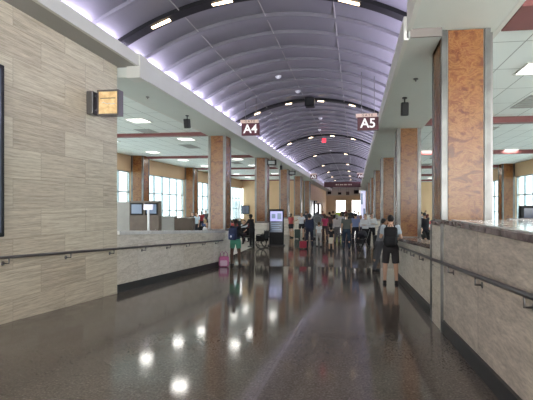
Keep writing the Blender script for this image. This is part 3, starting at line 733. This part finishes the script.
# ---------------------------------------------------------------- people
SKIN = {'l': paint((.56,.35,.25),.55), 'm': paint((.36,.20,.13),.55), 'd': paint((.075,.038,.026),.5)}
HAIR = {'k': paint((.012,.010,.010),.5), 'b': paint((.08,.045,.025),.5), 'y': paint((.35,.24,.12),.5), 'g': paint((.35,.34,.33),.5)}
EYE = paint((.02,.015,.015),.2); SHOE = paint((.015,.015,.017),.6); SHOEW = paint((.6,.6,.6),.6)
def rm(o, vox, it=4):
    a = o.modifiers.new('skin', 'REMESH'); a.mode = 'VOXEL'; a.voxel_size = vox; a.use_smooth_shade = True
    b = o.modifiers.new('soft', 'SMOOTH'); b.factor = .5; b.iterations = it
    return o
def person(label, x, y, face, h=1.72, female=False, skin='l', hair='k', hairstyle='short', top=(.3,.3,.3), sleeve='short',
           bottom='trousers', bcol=(.02,.02,.03), thigh=(0,0), knee=(0,0), sho=(5,5), out=(8,8), elb=(12,12), fold=(0,0), lean=0, nod=0, spread=4,
           near=False, cap=None, shoe=None, z=None, seat=None, girth=1.0, group='people on the concourse', jacket=None, child=False):
    s = h/1.75; V = Vector
    sw = (.165 if female else .19)*girth; hip = (.098 if female else .092)
    thL, caL = .43, .41
    def dirv(side, pitch, o): return V((side*math.sin(R(o)), math.sin(R(pitch))*math.cos(R(o)), -math.cos(R(pitch))*math.cos(R(o))))
    legs = []
    for k, sd in enumerate((-1,1)):
        d1 = dirv(sd, thigh[k], spread); d2 = dirv(sd, thigh[k]-knee[k], spread*.4)
        legs.append((d1, d2, thL*(-d1.z) + caL*(-d2.z) + .085))
    ph = max(l[2] for l in legs)
    if seat is not None: ph = seat/s + .10
    P = V((0,0,ph))
    rl = Matrix.Rotation(-R(lean),3,'X')
    up = lambda dz, dx=0, dy=0: P + rl @ V((dx,dy,dz))
    pts = {}
    L_ = []
    for k, sd in enumerate((-1,1)):
        hp = P + V((sd*hip,0,0)); kn = hp + legs[k][0]*thL; an = kn + legs[k][1]*caL; L_.append((hp,kn,an))
    A_ = []
    for k, sd in enumerate((-1,1)):
        sh = up(.49, sd*sw*.92); d1 = dirv(sd, sho[k]+lean*.3, out[k]); el = sh + d1*.285
        d2 = dirv(sd, sho[k]+elb[k], out[k]*.4 - fold[k]); wr = el + d2*.25; A_.append((sh,el,wr,d2))
    neck = up(.53); hc = neck + Matrix.Rotation(-R(nod),3,'X') @ V((0,.015,.155))
    hs = 1.25 if child else 1.0
    t = thing('person', label, 'person', (x,y,fz(y) if z is None else z), R(face), group)
    t.scale = (s,s,s)
    # body: one continuous surface
    b = MB()
    def ringset(infl, z0_, z1_):
        prof = [(-.10,.135,.105),(-.02,.165,.120),(.08,.150,.108),(.17,.128 if female else .145,.095),(.28,.140 if female else .160,.105),(.38,.155 if female else .178,.112),(.46,.150 if female else .175,.098),(.51,.09,.075),(.55,.052,.055)]
        out_ = []
        for (dz, rx, ry) in prof:
            if z0_ <= dz <= z1_:
                c = up(dz); out_.append((c.x,c.y,c.z,rx*girth+infl,ry*girth+infl))
        return out_
    b.loft(ringset(0,-.2,1))
    b.cone(up(.50), hc, .052, .050)
    b.sphere(hc, (.076*hs,.094*hs,.112*hs), seg=20, rings=14)
    b.sphere(hc+V((0,.035,-.055))*hs, (.052*hs,.055*hs,.052*hs))
    b.cone(hc+V((0,.085,.01))*hs, hc+V((0,.112,-.028))*hs, .008, .017, seg=8)
    for sd in (-1,1): b.sphere(hc+V((sd*.078,-.005,-.01))*hs, (.012,.022,.032), seg=8, rings=6)
    b.cone(hc+V((-.024,.085,-.060))*hs, hc+V((.024,.085,-.060))*hs, .007, .007, seg=6)
    for (hp,kn,an) in L_:
        b.sphere(hp, .092); b.cone(hp,kn,.088,.058); b.sphere(kn,.058); mid = kn.lerp(an,.3)+V((0,-.012,0)); b.cone(kn,mid,.054,.060); b.cone(mid,an,.060,.037); b.sphere(mid,.059); b.sphere(an,.04)
        b.sphere(an+V((0,.055,-.055)), (.042,.115,.032))
    for k,(sh,el,wr,d2) in enumerate(A_):
        sd = (-1,1)[k]
        b.sphere(sh,.062); b.cone(up(.45,sd*.05),sh,.06,.055); b.cone(sh,el,.050,.038); b.sphere(el,.039); b.cone(el,wr,.039,.025); b.sphere(wr,.026)
        pc = wr + d2*.05; side = d2.cross(V((sd,0,0))).normalized() if abs(d2.x)<.9 else V((0,1,0))
        b.cone(wr, wr+d2*.09, .024, .036, ell=.55, side=side)
        ln = (.068,.078,.072,.056)
        for q in range(4):
            base = wr + d2*.085 + side*(.027-.018*q); kd = (d2 + V((-sd*.35,0,0))).normalized(); kd2 = (d2 + V((-sd*.9,0,0))).normalized()
            b.cone(base, base+kd*ln[q]*.55, .0088,.0082, seg=7); b.cone(base+kd*ln[q]*.5, base+kd*ln[q]*.5+kd2*ln[q]*.5, .0082,.007, seg=7)
        tb = wr + d2*.03 + side*.028; td = (d2*.8+side*.75+V((-sd*.25,0,0))).normalized()
        b.cone(tb, tb+td*.04, .011,.0095, seg=7); b.cone(tb+td*.038, tb+td*.038+(td+d2).normalized()*.03, .0095,.008, seg=7)
    rm(b.build('body', SKIN[skin], t), .0085 if near else .014, 2)
    for sd in (-1,1):
        m = MB(); m.sphere(hc+V((sd*.028,.086,.008))*hs, (.012,.008,.008), seg=8, rings=6); m.build('eye', EYE, t)
    # hair
    m = MB(); m.sphere(hc+V((0,-.016,.024))*hs, (.086*hs,.096*hs,.104*hs), seg=18, rings=12)
    if hairstyle in ('long','pony'): 
        m.sphere(hc+V((0,-.06,-.04))*hs, (.075,.05,.11))
        if hairstyle == 'long': m.loft([(0+hc.x,hc.y-.06,hc.z-.24,.07,.03),(hc.x,hc.y-.07,hc.z-.12,.085,.04),(hc.x,hc.y-.05,hc.z,.08,.05)])
        else: m.cone(hc+V((0,-.10,.03)), hc+V((0,-.15,-.2)), .035,.015)
    if hairstyle == 'bun': m.sphere(hc+V((0,-.10,.07)), .045)
    # carve the face opening by keeping the hair behind the brow
    bmesh.ops.bisect_plane(m.bm, geom=list(m.bm.verts)+list(m.bm.edges)+list(m.bm.faces), plane_co=hc+V((0,.045,.055))*hs, plane_no=V((0,.75,-.66)), clear_outer=True)
    edges = [e for e in m.bm.edges if e.is_boundary]
    if edges: bmesh.ops.holes_fill(m.bm, edges=edges)
    rm(m.build('hair', HAIR[hair], t), .012, 3)
    if cap is not None:
        m = MB(); m.sphere(hc+V((0,-.005,.055)), (.092,.105,.075), seg=18, rings=10); m.box(hc.x-.065,hc.x+.065,hc.y+.06,hc.y+.19,hc.z+.035,hc.z+.05,bevel=.006)
        bmesh.ops.bisect_plane(m.bm, geom=list(m.bm.verts)+list(m.bm.edges)+list(m.bm.faces), plane_co=hc+V((0,0,.034)), plane_no=V((0,0,-1)), clear_outer=True)
        m.build('cap', paint(cap), t)
    # top
    m = MB(); lo_ = -.06 if jacket is None else -.16
    rs = ringset(.016,-.2,.52)
    rs = [r_ for r_ in rs if r_[2] >= up(lo_).z-.05]
    m.loft(rs)
    for k,(sh,el,wr,d2) in enumerate(A_):
        sd = (-1,1)[k]
        m.cone(up(.44,sd*.05),sh,.075,.066); m.sphere(sh,.070)
        if sleeve == 'none': continue
        e_ = sh.lerp(el, .62) if sleeve == 'short' else el
        m.cone(sh, e_, .066, .058 if sleeve == 'short' else .052)
        if sleeve == 'long': m.sphere(el,.052); m.cone(el, wr-d2*.01, .052, .036)
    if bottom == 'dress':
        c = up(0); hem = c.z-.55
        m.loft([(c.x,c.y,hem,.24,.21),(c.x,c.y,c.z-.1,.19,.15),(c.x,c.y,c.z+.12,.16,.12)])
    rm(m.build('dress' if bottom == 'dress' else ('shirt' if sleeve != 'long' else 'jacket' if jacket else 'shirt'), paint(top), t), .012 if near else .018, 3)
    # bottom
    if bottom in ('trousers','shorts','skirt'):
        m = MB(); m.loft(ringset(.020,-.2,.09))
        c = up(0)
        if bottom == 'skirt': m.loft([(c.x,c.y,c.z-.38,.20,.17),(c.x,c.y,c.z-.05,.185,.14)])
        else:
            for (hp,kn,an) in L_:
                m.sphere(hp,.105)
                if bottom == 'shorts': m.cone(hp, hp.lerp(kn,.62 if female else .95), .105,.088 if female else .09)
                else:
                    m.cone(hp,kn,.103,.074); m.sphere(kn,.074); m.cone(kn,an+V((0,0,-.02)),.074,.060)
        rm(m.build(bottom, paint(bcol), t), .012 if near else .018, 3)
    for k,(hp,kn,an) in enumerate(L_):
        m = MB(); m.sphere(an+V((0,.065,-.058)), (.05,.135,.045)); m.sphere(an+V((0,-.005,-.035)), (.046,.055,.055))
        bmesh.ops.bisect_plane(m.bm, geom=list(m.bm.verts)+list(m.bm.edges)+list(m.bm.faces), plane_co=an+V((0,0,-.085)), plane_no=V((0,0,-1)), clear_outer=True)
        e_ = [q for q in m.bm.edges if q.is_boundary]
        if e_: bmesh.ops.holes_fill(m.bm, edges=e_)
        rm(m.build('shoe', shoe or SHOE, t), .012, 2)
    return t, dict(up=up, hc=hc, arms=A_, legs=L_, s=s)

def backpack(label, P_, col, pocket=None, tagc=None, size=1.0, straps=True):
    pt, inf = P_; up = inf['up']; s = inf['s']
    t = thing('backpack', label, 'backpack', pt.location, pt.rotation_euler.z, 'backpacks'); t.scale = (s,s,s)
    c = up(.27,0,-.24*size-.02); w_ = .16*size; hh = .24*size
    m = MB(); m.box(c.x-w_,c.x+w_,c.y-.09*size,c.y+.10,c.z-hh,c.z+hh,bevel=.07*size,seg=4)
    for f in m.bm.faces: f.smooth = True
    m.build('bag', paint(col), t)
    m = MB(); m.box(c.x-w_*.78,c.x+w_*.78,c.y-.15*size,c.y-.06*size,c.z-hh*.85,c.z+hh*.05,bevel=.035,seg=3)
    for f in m.bm.faces: f.smooth = True
    m.build('pocket', paint(pocket or col), t)
    m = MB(); m.tube([(c.x-.03,c.y+.06,c.z+hh-.01),(c.x-.02,c.y+.06,c.z+hh+.05),(c.x+.02,c.y+.06,c.z+hh+.05),(c.x+.03,c.y+.06,c.z+hh-.01)], .008, seg=6); m.build('handle', paint(col), t)
    if straps:
        for sd in (-1,1):
            m = MB(); m.tube([c+Vector((sd*.09,.09,hh*.8)), up(.535,sd*.10,-.03), up(.53,sd*.11,.06), up(.40,sd*.12,.145), up(.22,sd*.145,.12), up(.12,sd*.175,0), c+Vector((sd*.12,.06,-hh*.7))], .016, seg=8)
            m.build('strap', paint(col), t)
    if tagc:
        m = MB(); m.sphere((c.x,c.y-.155*size,c.z-hh*.35),(.035,.012,.04)); m.build('badge', paint(tagc), t)
    return t

# woman in green shorts at the foot of the ramp
wx, wy = X_at(235.5,13.6), 13.6
pw = person('woman seen from behind in black top and green shorts, navy backpack, at the ramp foot', wx, wy, -8, 1.68, True, 'd', 'k', 'bun', (.012,.012,.016), 'long',
       'shorts', (.08,.29,.20), sho=(10,14), out=(14,12), elb=(35,50), fold=(5,15), spread=6, near=True)
backpack('navy blue backpack with a white patch on the woman in green shorts', pw, (.022,.03,.075), (.03,.045,.12), (.7,.7,.8), .92)
# pink bag
t = thing('tote_bag', 'pink and white bag standing on the floor by the woman in green shorts', 'bag', (X_at(223.9,13.3),13.3,fz(13.3)), R(15))
m = MB(); m.box(-.17,.17,-.11,.11,.01,.36,bevel=.06,seg=3)
for f in m.bm.faces: f.smooth = True
m.build('bag', paint((.55,.16,.34)), t)
m = MB(); m.box(-.12,.12,-.15,-.10,.05,.24,bevel=.03,seg=2); m.build('pocket', paint((.75,.55,.68)), t)
for x in (-.06,.06):
    m = MB(); m.tube([(x-.07,0,.34),(x-.05,0,.47),(x,0,.53),(x+.05,0,.47),(x+.07,0,.34)], .011, seg=6); m.build('handle', paint((.45,.12,.30)), t)
# man with black backpack by the right parapet
mx_, my_ = X_at(393.5,9.9), 9.9
pm = person('man seen from behind in dark shorts and white shirt with black backpack, beside the parapet', mx_-.07, my_, -4, 1.70, False, 'l', 'k', 'short', (.45,.50,.56), 'short',
       'shorts', (.035,.032,.035), sho=(25,20), out=(14,18), elb=(70,60), fold=(10,20), nod=14, spread=5, near=True)
backpack('large black backpack on the man in dark shorts', pm, (.010,.010,.012), (.014,.014,.016), None, 1.02)
# man in grey leaning by the wall
pg_ = person('man in grey shirt and grey trousers leaning toward the parapet beside the backpacked man', X_at(379.5,12.7), 12.7, -72, 1.72, False, 'm', 'k', 'short', (.15,.15,.17), 'long',
       'trousers', (.07,.07,.08), thigh=(-8,-15), knee=(2,3), sho=(40,30), out=(10,8), elb=(75,70), fold=(15,10), lean=12, nod=12, spread=5, near=True)
# white shirts pair
def crowd(lb, px_, y_, face, h, **k): return person(lb, X_at(px_, y_), y_, face, h, **k)
W = (.72,.72,.74)
crowd('man in white shirt with folded arms and black trousers, nearer the display board', 365.3, 20.0, 165, 1.74, top=W, sleeve='long', bcol=(.012,.012,.015), sho=(25,25), out=(12,12), elb=(70,75), fold=(75,75))
crowd('man in white shirt with folded arms and black trousers, nearer the red columns', 371.8, 20.95, 195, 1.76, top=W, sleeve='long', bcol=(.012,.012,.015), sho=(25,25), out=(12,12), elb=(75,70), fold=(75,75), hair='b')
# middle walkers
crowd('man walking away in dark grey shirt and dark blue jeans, middle of the concourse', 346.5, 19.4, 2, 1.80, top=(.13,.14,.13), bcol=(.025,.045,.075), thigh=(14,-10), knee=(8,14), sho=(-8,10), hair='b')
pc1 = crowd('person in blue patterned shirt and black trousers behind the grey-shirted walker', 355.5, 21.5, 10, 1.74, top=(.22,.27,.48), bcol=(.02,.02,.03), thigh=(10,-8), knee=(6,12), hair='k')
crowd('tall woman in a dark navy outfit beside the red suitcase', 309.5, 20.0, 10, 1.74, female=True, top=(.022,.03,.065), sleeve='long', bcol=(.015,.018,.035), bottom='trousers', hair='k', hairstyle='long', out=(6,6))
crowd('child in white top and pale trousers walking beside the navy-dressed woman', 319.0, 20.6, 5, 1.28, female=True, child=True, top=(.72,.74,.76), bcol=(.45,.42,.42), hair='b', thigh=(12,-8), knee=(5,10))
crowd('small child in black vest and cream skirt nearest the crowd middle', 331.2, 18.9, 5, 1.12, female=True, child=True, top=(.02,.02,.025), bottom='skirt', bcol=(.72,.66,.55), hair='k', thigh=(14,-12), knee=(6,12))
crowd('woman in coral pink shirt and black shorts past the totem', 291.0, 26.0, -20, 1.62, female=True, top=(.52,.10,.10), bottom='shorts', bcol=(.02,.02,.025), hair='b', hairstyle='pony', thigh=(10,-8))
pw2 = crowd('woman in white patterned shirt and black shorts past the totem', 301.5, 25.5, 170, 1.68, female=True, top=(.70,.70,.74), bottom='shorts', bcol=(.02,.02,.025), hair='b', hairstyle='long', sho=(25,25), out=(35,35), elb=(60,60))
person('person in black clothes and black cap standing beside the wheelchair', X_at(252.0,20.0), 20.0, 70, 1.70, top=(.012,.012,.014), sleeve='long', bcol=(.012,.012,.014), cap=(.012,.012,.014), sho=(35,30), elb=(35,30), skin='d', lean=8)
person('person in pale blue top seated between the ramp-foot column and the wheelchair', X_at(244.3,21.5), 21.5, 170, 1.65, top=(.50,.55,.60), bcol=(.05,.03,.04), seat=.47, thigh=(82,82), knee=(82,82), sho=(25,25), elb=(50,50), female=True)
person('person in dark red top seated beside the pale blue top', X_at(248.8,22.8), 22.8, 175, 1.65, top=(.22,.03,.05), bcol=(.03,.03,.04), seat=.47, thigh=(82,82), knee=(82,82), sho=(25,25), elb=(50,50))
sb2 = seat_bench(3, 'short row of seats under the pale blue and red tops, near the wheelchair', ((X_at(244.3,21.5)+X_at(248.8,22.8))/2, 22.0, 0), R(180))
for o in (sb2,): o.location = (X_at(244.3,21.5)+.1, 21.62, 0)
seat_bench(2, 'pair of seats under the person in dark red', (X_at(248.8,22.8),22.95,0), R(180))
spec = [ # px, y, face, h, female, top, bottomcol, label
 (316.5,27.0,10,1.70,False,(.05,.05,.06),(.03,.03,.04),'man in charcoal clothes pushing the loaded luggage cart'),
 (325.0,24.0,0,1.62,True,(.50,.06,.14),(.06,.04,.05),'woman in crimson top behind the white-clad child'),
 (329.5,25.5,10,1.74,False,(.10,.055,.05),(.02,.02,.025),'man in dark brown shirt behind the crimson top'),
 (337.0,22.5,-5,1.66,True,(.48,.44,.44),(.13,.12,.13),'woman in pale grey top left of the jeans walker'),
 (333.0,29.0,5,1.75,False,(.02,.02,.02),(.02,.02,.02),'man all in black deep in the middle crowd'),
 (322.5,33.0,180,1.72,False,(.16,.05,.05),(.03,.03,.04),'man in maroon shirt behind the luggage cart'),
 (338.3,38.0,0,1.76,False,(.50,.62,.10),(.04,.04,.06),'man in yellow-green vest far down the concourse'),
 (342.5,44.0,0,1.74,False,(.03,.03,.04),(.03,.03,.04),'far walker in black between the green vest and the doors'),
 (345.5,47.0,180,1.70,True,(.20,.05,.06),(.03,.03,.04),'far walker in dark red before the doors'),
 (349.0,36.0,5,1.76,False,(.03,.035,.04),(.03,.03,.04),'far man in black behind the jeans walker'),
 (351.5,41.0,180,1.68,True,(.28,.28,.32),(.03,.03,.04),'far woman in grey behind the blue patterned shirt'),
 (354.5,34.0,0,1.78,False,(.04,.04,.06),(.02,.02,.03),'far man in navy behind the blue patterned shirt'),
 (358.5,30.0,180,1.72,False,(.30,.26,.42),(.03,.03,.05),'man in lilac shirt beside the display board'),
 (360.8,23.0,170,1.62,True,(.52,.48,.68),(.04,.04,.06),'woman in lavender top next to the white shirts'),
 (341.0,27.5,5,1.65,True,(.62,.60,.62),(.05,.05,.06),'woman in white-grey top beside the jeans walker'),
 (363.0,40.0,0,1.75,False,(.02,.02,.03),(.02,.02,.03),'far man in black under the display board'),
 (306.0,31.0,20,1.72,False,(.06,.07,.09),(.03,.03,.04),'man in slate shirt past the white patterned shirt'),
]
for i,(px_,y_,fc,h_,fm,tc,bc,lb) in enumerate(spec):
    a = 14 if i % 2 else -12
    crowd(lb, px_, y_, fc, h_, female=fm, top=tc, bcol=bc, hair='kbkgb'[i%5], hairstyle='long' if fm else 'short', thigh=(a,-a*.8), knee=(6,10), sho=(-a,a), sleeve='long' if i%3==0 else 'short', skin='lmld'[i%4])
# seated and standing people in the halls
hall = [(-7.45,14.05+.0,None,'person in grey top behind the gate desk, nearer the brown cabinet',(.35,.36,.38)),(-6.95,14.1+.9,None,'long-haired person in black behind the gate desk',(.02,.02,.02))]
person('person in grey top behind the gate desk, facing the ramp', X_at(160.5,15.9), 15.9, 150, 1.70, top=(.34,.36,.40), sho=(35,35), elb=(40,40), z=0, nod=12, group='people in the halls')
person('dark-haired woman in black leaning behind the gate desk', X_at(169.5,16.9), 16.9, 140, 1.72, female=True, top=(.015,.015,.018), sleeve='long', hairstyle='long', sho=(35,35), elb=(40,40), z=0, nod=10, group='people in the halls')
cols_ = [(.03,.03,.04),(.45,.46,.5),(.05,.08,.18),(.55,.1,.1),(.02,.02,.02),(.6,.6,.62)]
k = 0
for (bx,by,flip) in ((-7.6,18.5,0),(-7.6,22.6,1),(3.6,15.5,0),(3.7,19.0,1),(3.9,23.0,0),(4.2,27.0,1)):
    for j in ((-2,1) if bx < 0 else (-2,0,1)):
        xx = bx + j*.58
        person('seated person in %s top, %s seat row, %s hall, %s' % (['black','pale grey','blue','red','dark','white'][k%6], ['first','second','first','second','third','fourth'][[-7.6,-7.6,3.6,3.7,3.9,4.2].index(bx) if bx>0 else (0 if by<20 else 1)], 'travertine-side' if bx<0 else 'monitor-side', {-2:'at one end',1:'near the other end',0:'in the middle'}[j]),
               xx, by-.02 if not flip else by+.02, 180 if not flip else 0, 1.70, female=k%2==0, top=cols_[k%6], bcol=(.03,.035,.05), seat=.47, thigh=(84,84), knee=(84,84), sho=(30,30), elb=(45,45), z=0, hairstyle='long' if k%2==0 else 'short', hair='kbyk'[k%4], group='people in the halls', nod=15)
        k += 1
crowd('tall person in black standing among the seats beyond the parapet', 424.5, 20.6, 20, 1.80, top=(.015,.015,.02), sleeve='long', group='people in the halls', z=0)
crowd('person in white shirt standing among the seats beyond the parapet', 419.5, 24.0, 160, 1.70, top=(.7,.7,.72), group='people in the halls', z=0)

HP = [(192.5,27,180,'black','in the gap between the window piers'),(197.0,24.5,160,'pale blue','just past the gate desk'),(201.5,28.5,10,'dark red','behind the pale blue top'),(205.8,31.0,190,'charcoal','nearest the ramp-foot column'),
 (418.0,31.0,170,'navy','deep between the two tall columns'),(421.5,29.4,10,'grey','midway between the two tall columns'),(426.0,33.0,180,'black-and-red','deepest beyond the parapet')]
HC = {'black':(.015,.015,.018),'pale blue':(.45,.55,.65),'dark red':(.25,.03,.04),'charcoal':(.06,.06,.065),'navy':(.03,.04,.10),'grey':(.3,.3,.32),'black-and-red':(.10,.02,.02)}
for i,(px_,y_,fc,cn,wh) in enumerate(HP):
    crowd('standing person in %s top in the hall %s' % (cn, wh), px_, y_, fc, 1.66+.03*(i%4), female=i%2==0, top=HC[cn], hair='kbk'[i%3], hairstyle='long' if i%2==0 else 'short', group='people in the halls', z=0)
# ---------------------------------------------------------------- luggage and wheelchair
def ring(mb, c, r, tr, axis='X', n=28, mat=None):
    pts = []
    for i in range(n+1):
        a = 2*PI*i/n; pts.append((c[0], c[1]+r*math.cos(a), c[2]+r*math.sin(a)))
    mb.tube(pts, tr, mat, 7)
t = thing('wheelchair', 'black folding wheelchair standing empty beside the information totem', 'wheelchair', (X_at(262.0,19.4),19.4,0), R(75))
for sx in (-.29,.29):
    m = MB(); ring(m,(sx,-.1,.31),.29,.026); m.sphere((sx,-.1,.31),.03)
    for q in range(8): a = PI*q/8; m.cone((sx,-.1-.29*math.cos(a),.31-.29*math.sin(a)),(sx,-.1+.29*math.cos(a),.31+.29*math.sin(a)),.003,.003,seg=4)
    m.build('wheel', M['black'], t)
    m = MB(); ring(m,(sx*.85,.36,.09),.075,.014,n=14); m.cone((sx*.85,.36,.09),(sx*.85,.33,.3),.01,.012,seg=6); m.build('caster', M['black'], t)
    m = MB(); m.tube([(sx*.85,-.42,.93),(sx*.85,-.26,.92),(sx*.85,-.24,.5),(sx*.85,.3,.48),(sx*.85,.42,.2),(sx*.85,.56,.12)], .013, seg=7); m.build('side_frame', M['black'], t)
    box(sx*.8-.008,sx*.8+.008,-.24,.22,.36,.66,bevel=.004).build('side_guard', M['black'], t)
    m = MB(); m.tube([(sx*.9,-.24,.70),(sx*.9,.15,.70),(sx*.9,.2,.48)], .02, seg=7); m.build('armrest', M['black'], t)
    m = MB(); m.box(sx*.85-.10*(1 if sx>0 else 0)-.0,sx*.85+.10*(0 if sx>0 else 1),.48,.64,.10,.12,bevel=.005); m.build('footrest', M['dark_steel'], t)
box(-.235,.235,-.22,.24,.47,.51,bevel=.015).build('seat', M['black'], t); box(-.235,.235,-.27,-.24,.52,.88,bevel=.012).build('backrest', M['black'], t)
t = thing('luggage_cart', 'luggage cart carrying a big round grey pack in the middle crowd', 'luggage cart', (X_at(318,25.0),25.0,0))
m = MB(); m.box(-.35,.35,-.45,.4,.14,.18,bevel=.01); m.tube([(-.33,.4,.16),(-.33,.48,1.0),(.33,.48,1.0),(.33,.4,.16)], .018, seg=7); m.build('frame', M['dark_steel'], t)
for (x,y_) in ((-.3,-.38),(.3,-.38),(-.3,.33),(.3,.33)):
    m = MB(); ring(m,(x,y_,.075),.055,.02,n=12); m.build('wheel', M['black'], t)
t = thing('duffel_bag', 'big round grey pack standing on the luggage cart', 'bag', (X_at(318,25.0),25.0,.18))
m = MB(); m.loft([(0,0,0,.22,.2),(0,0,.12,.30,.26),(0,0,.8,.33,.28)]); m.sphere((0,0,1.05),(.40,.20,.40)); rm(m.build('bag', paint((.17,.18,.19)), t), .03, 6)
m = MB(); ring(m,(0,0,0),.24,.02,n=24)
for v in m.bm.verts: v.co = Vector((v.co.y, -.20+v.co.x, 1.05+v.co.z))
m.build('piping', paint((.32,.33,.34)), t)
def suitcase(label, x, y, col, h=.55, rz=0, wd=.36):
    t = thing('suitcase', label, 'suitcase', (x,y,0), rz, 'suitcases')
    m = MB(); m.box(-wd/2,wd/2,-.12,.12,.05,.05+h,bevel=.035,seg=3)
    for f in m.bm.faces: f.smooth = True
    m.build('shell', paint(col,.4), t)
    m = MB()
    for i in range(3): m.box(-wd*.3+i*wd*.3-.01,-wd*.3+i*wd*.3+.01,-.128,-.115,.12,h-.02)
    m.build('rib', paint(tuple(c*.6 for c in col),.4), t)
    m = MB(); m.tube([(-.09,.08,h),(-.09,.08,h+.42),(.09,.08,h+.42),(.09,.08,h)], .009, seg=6); m.build('handle', M['steel'], t)
    for sx in (-1,1):
        for sy in (-1,1):
            m = MB(); m.sphere((sx*(wd/2-.05),sy*.07,.028),(.016,.028,.028),seg=8,rings=6); m.build('wheel', M['black'], t)
suitcase('bright red suitcase standing beside the navy-dressed woman', X_at(303,19.4), 19.4, (.36,.02,.05), .34, .2, .34)
suitcase('black suitcase against the red column by the white shirts', X_at(377.5,19.9), 19.9, (.014,.014,.016), .62, .3)
suitcase('second black suitcase beside the lavender top', X_at(360,21.8), 21.8, (.016,.016,.02), .58, -.3)
suitcase('dark suitcase pulled by the white patterned shirt', X_at(297.5,25.2), 25.2, (.03,.06,.05), .55, .1)
# two parked strollers/bags beside the white shirts
t = thing('stroller', 'dark folded-hood stroller before the white-shirted men', 'stroller', (X_at(361.5,19.0),19.0,0), R(150))
m = MB(); m.box(-.2,.2,-.2,.22,.35,.55,bevel=.05,seg=2); m.build('seat', paint((.02,.02,.025)), t)
m = MB(); m.sphere((0,-.08,.75),(.22,.25,.22)); bmesh.ops.bisect_plane(m.bm, geom=list(m.bm.verts)+list(m.bm.edges)+list(m.bm.faces), plane_co=(0,0,.68), plane_no=(0,.5,-.85), clear_outer=True); m.build('hood', paint((.03,.03,.04)), t)
for sx in (-.22,.22):
    m = MB(); m.tube([(sx,.35,.1),(sx,-.1,.55),(sx,-.42,1.0)], .013, seg=6); m.tube([(sx,-.3,.12),(sx,.0,.5)], .013, seg=6); m.build('frame', M['dark_steel'], t)
    for y_ in (.35,-.3):
        m = MB(); ring(m,(sx,y_,.11),.09,.018,n=16); m.build('wheel', M['black'], t)
m = MB(); m.tube([(-.22,-.42,1.0),(.22,-.42,1.0)], .018, seg=7); m.build('handle', M['black'], t)
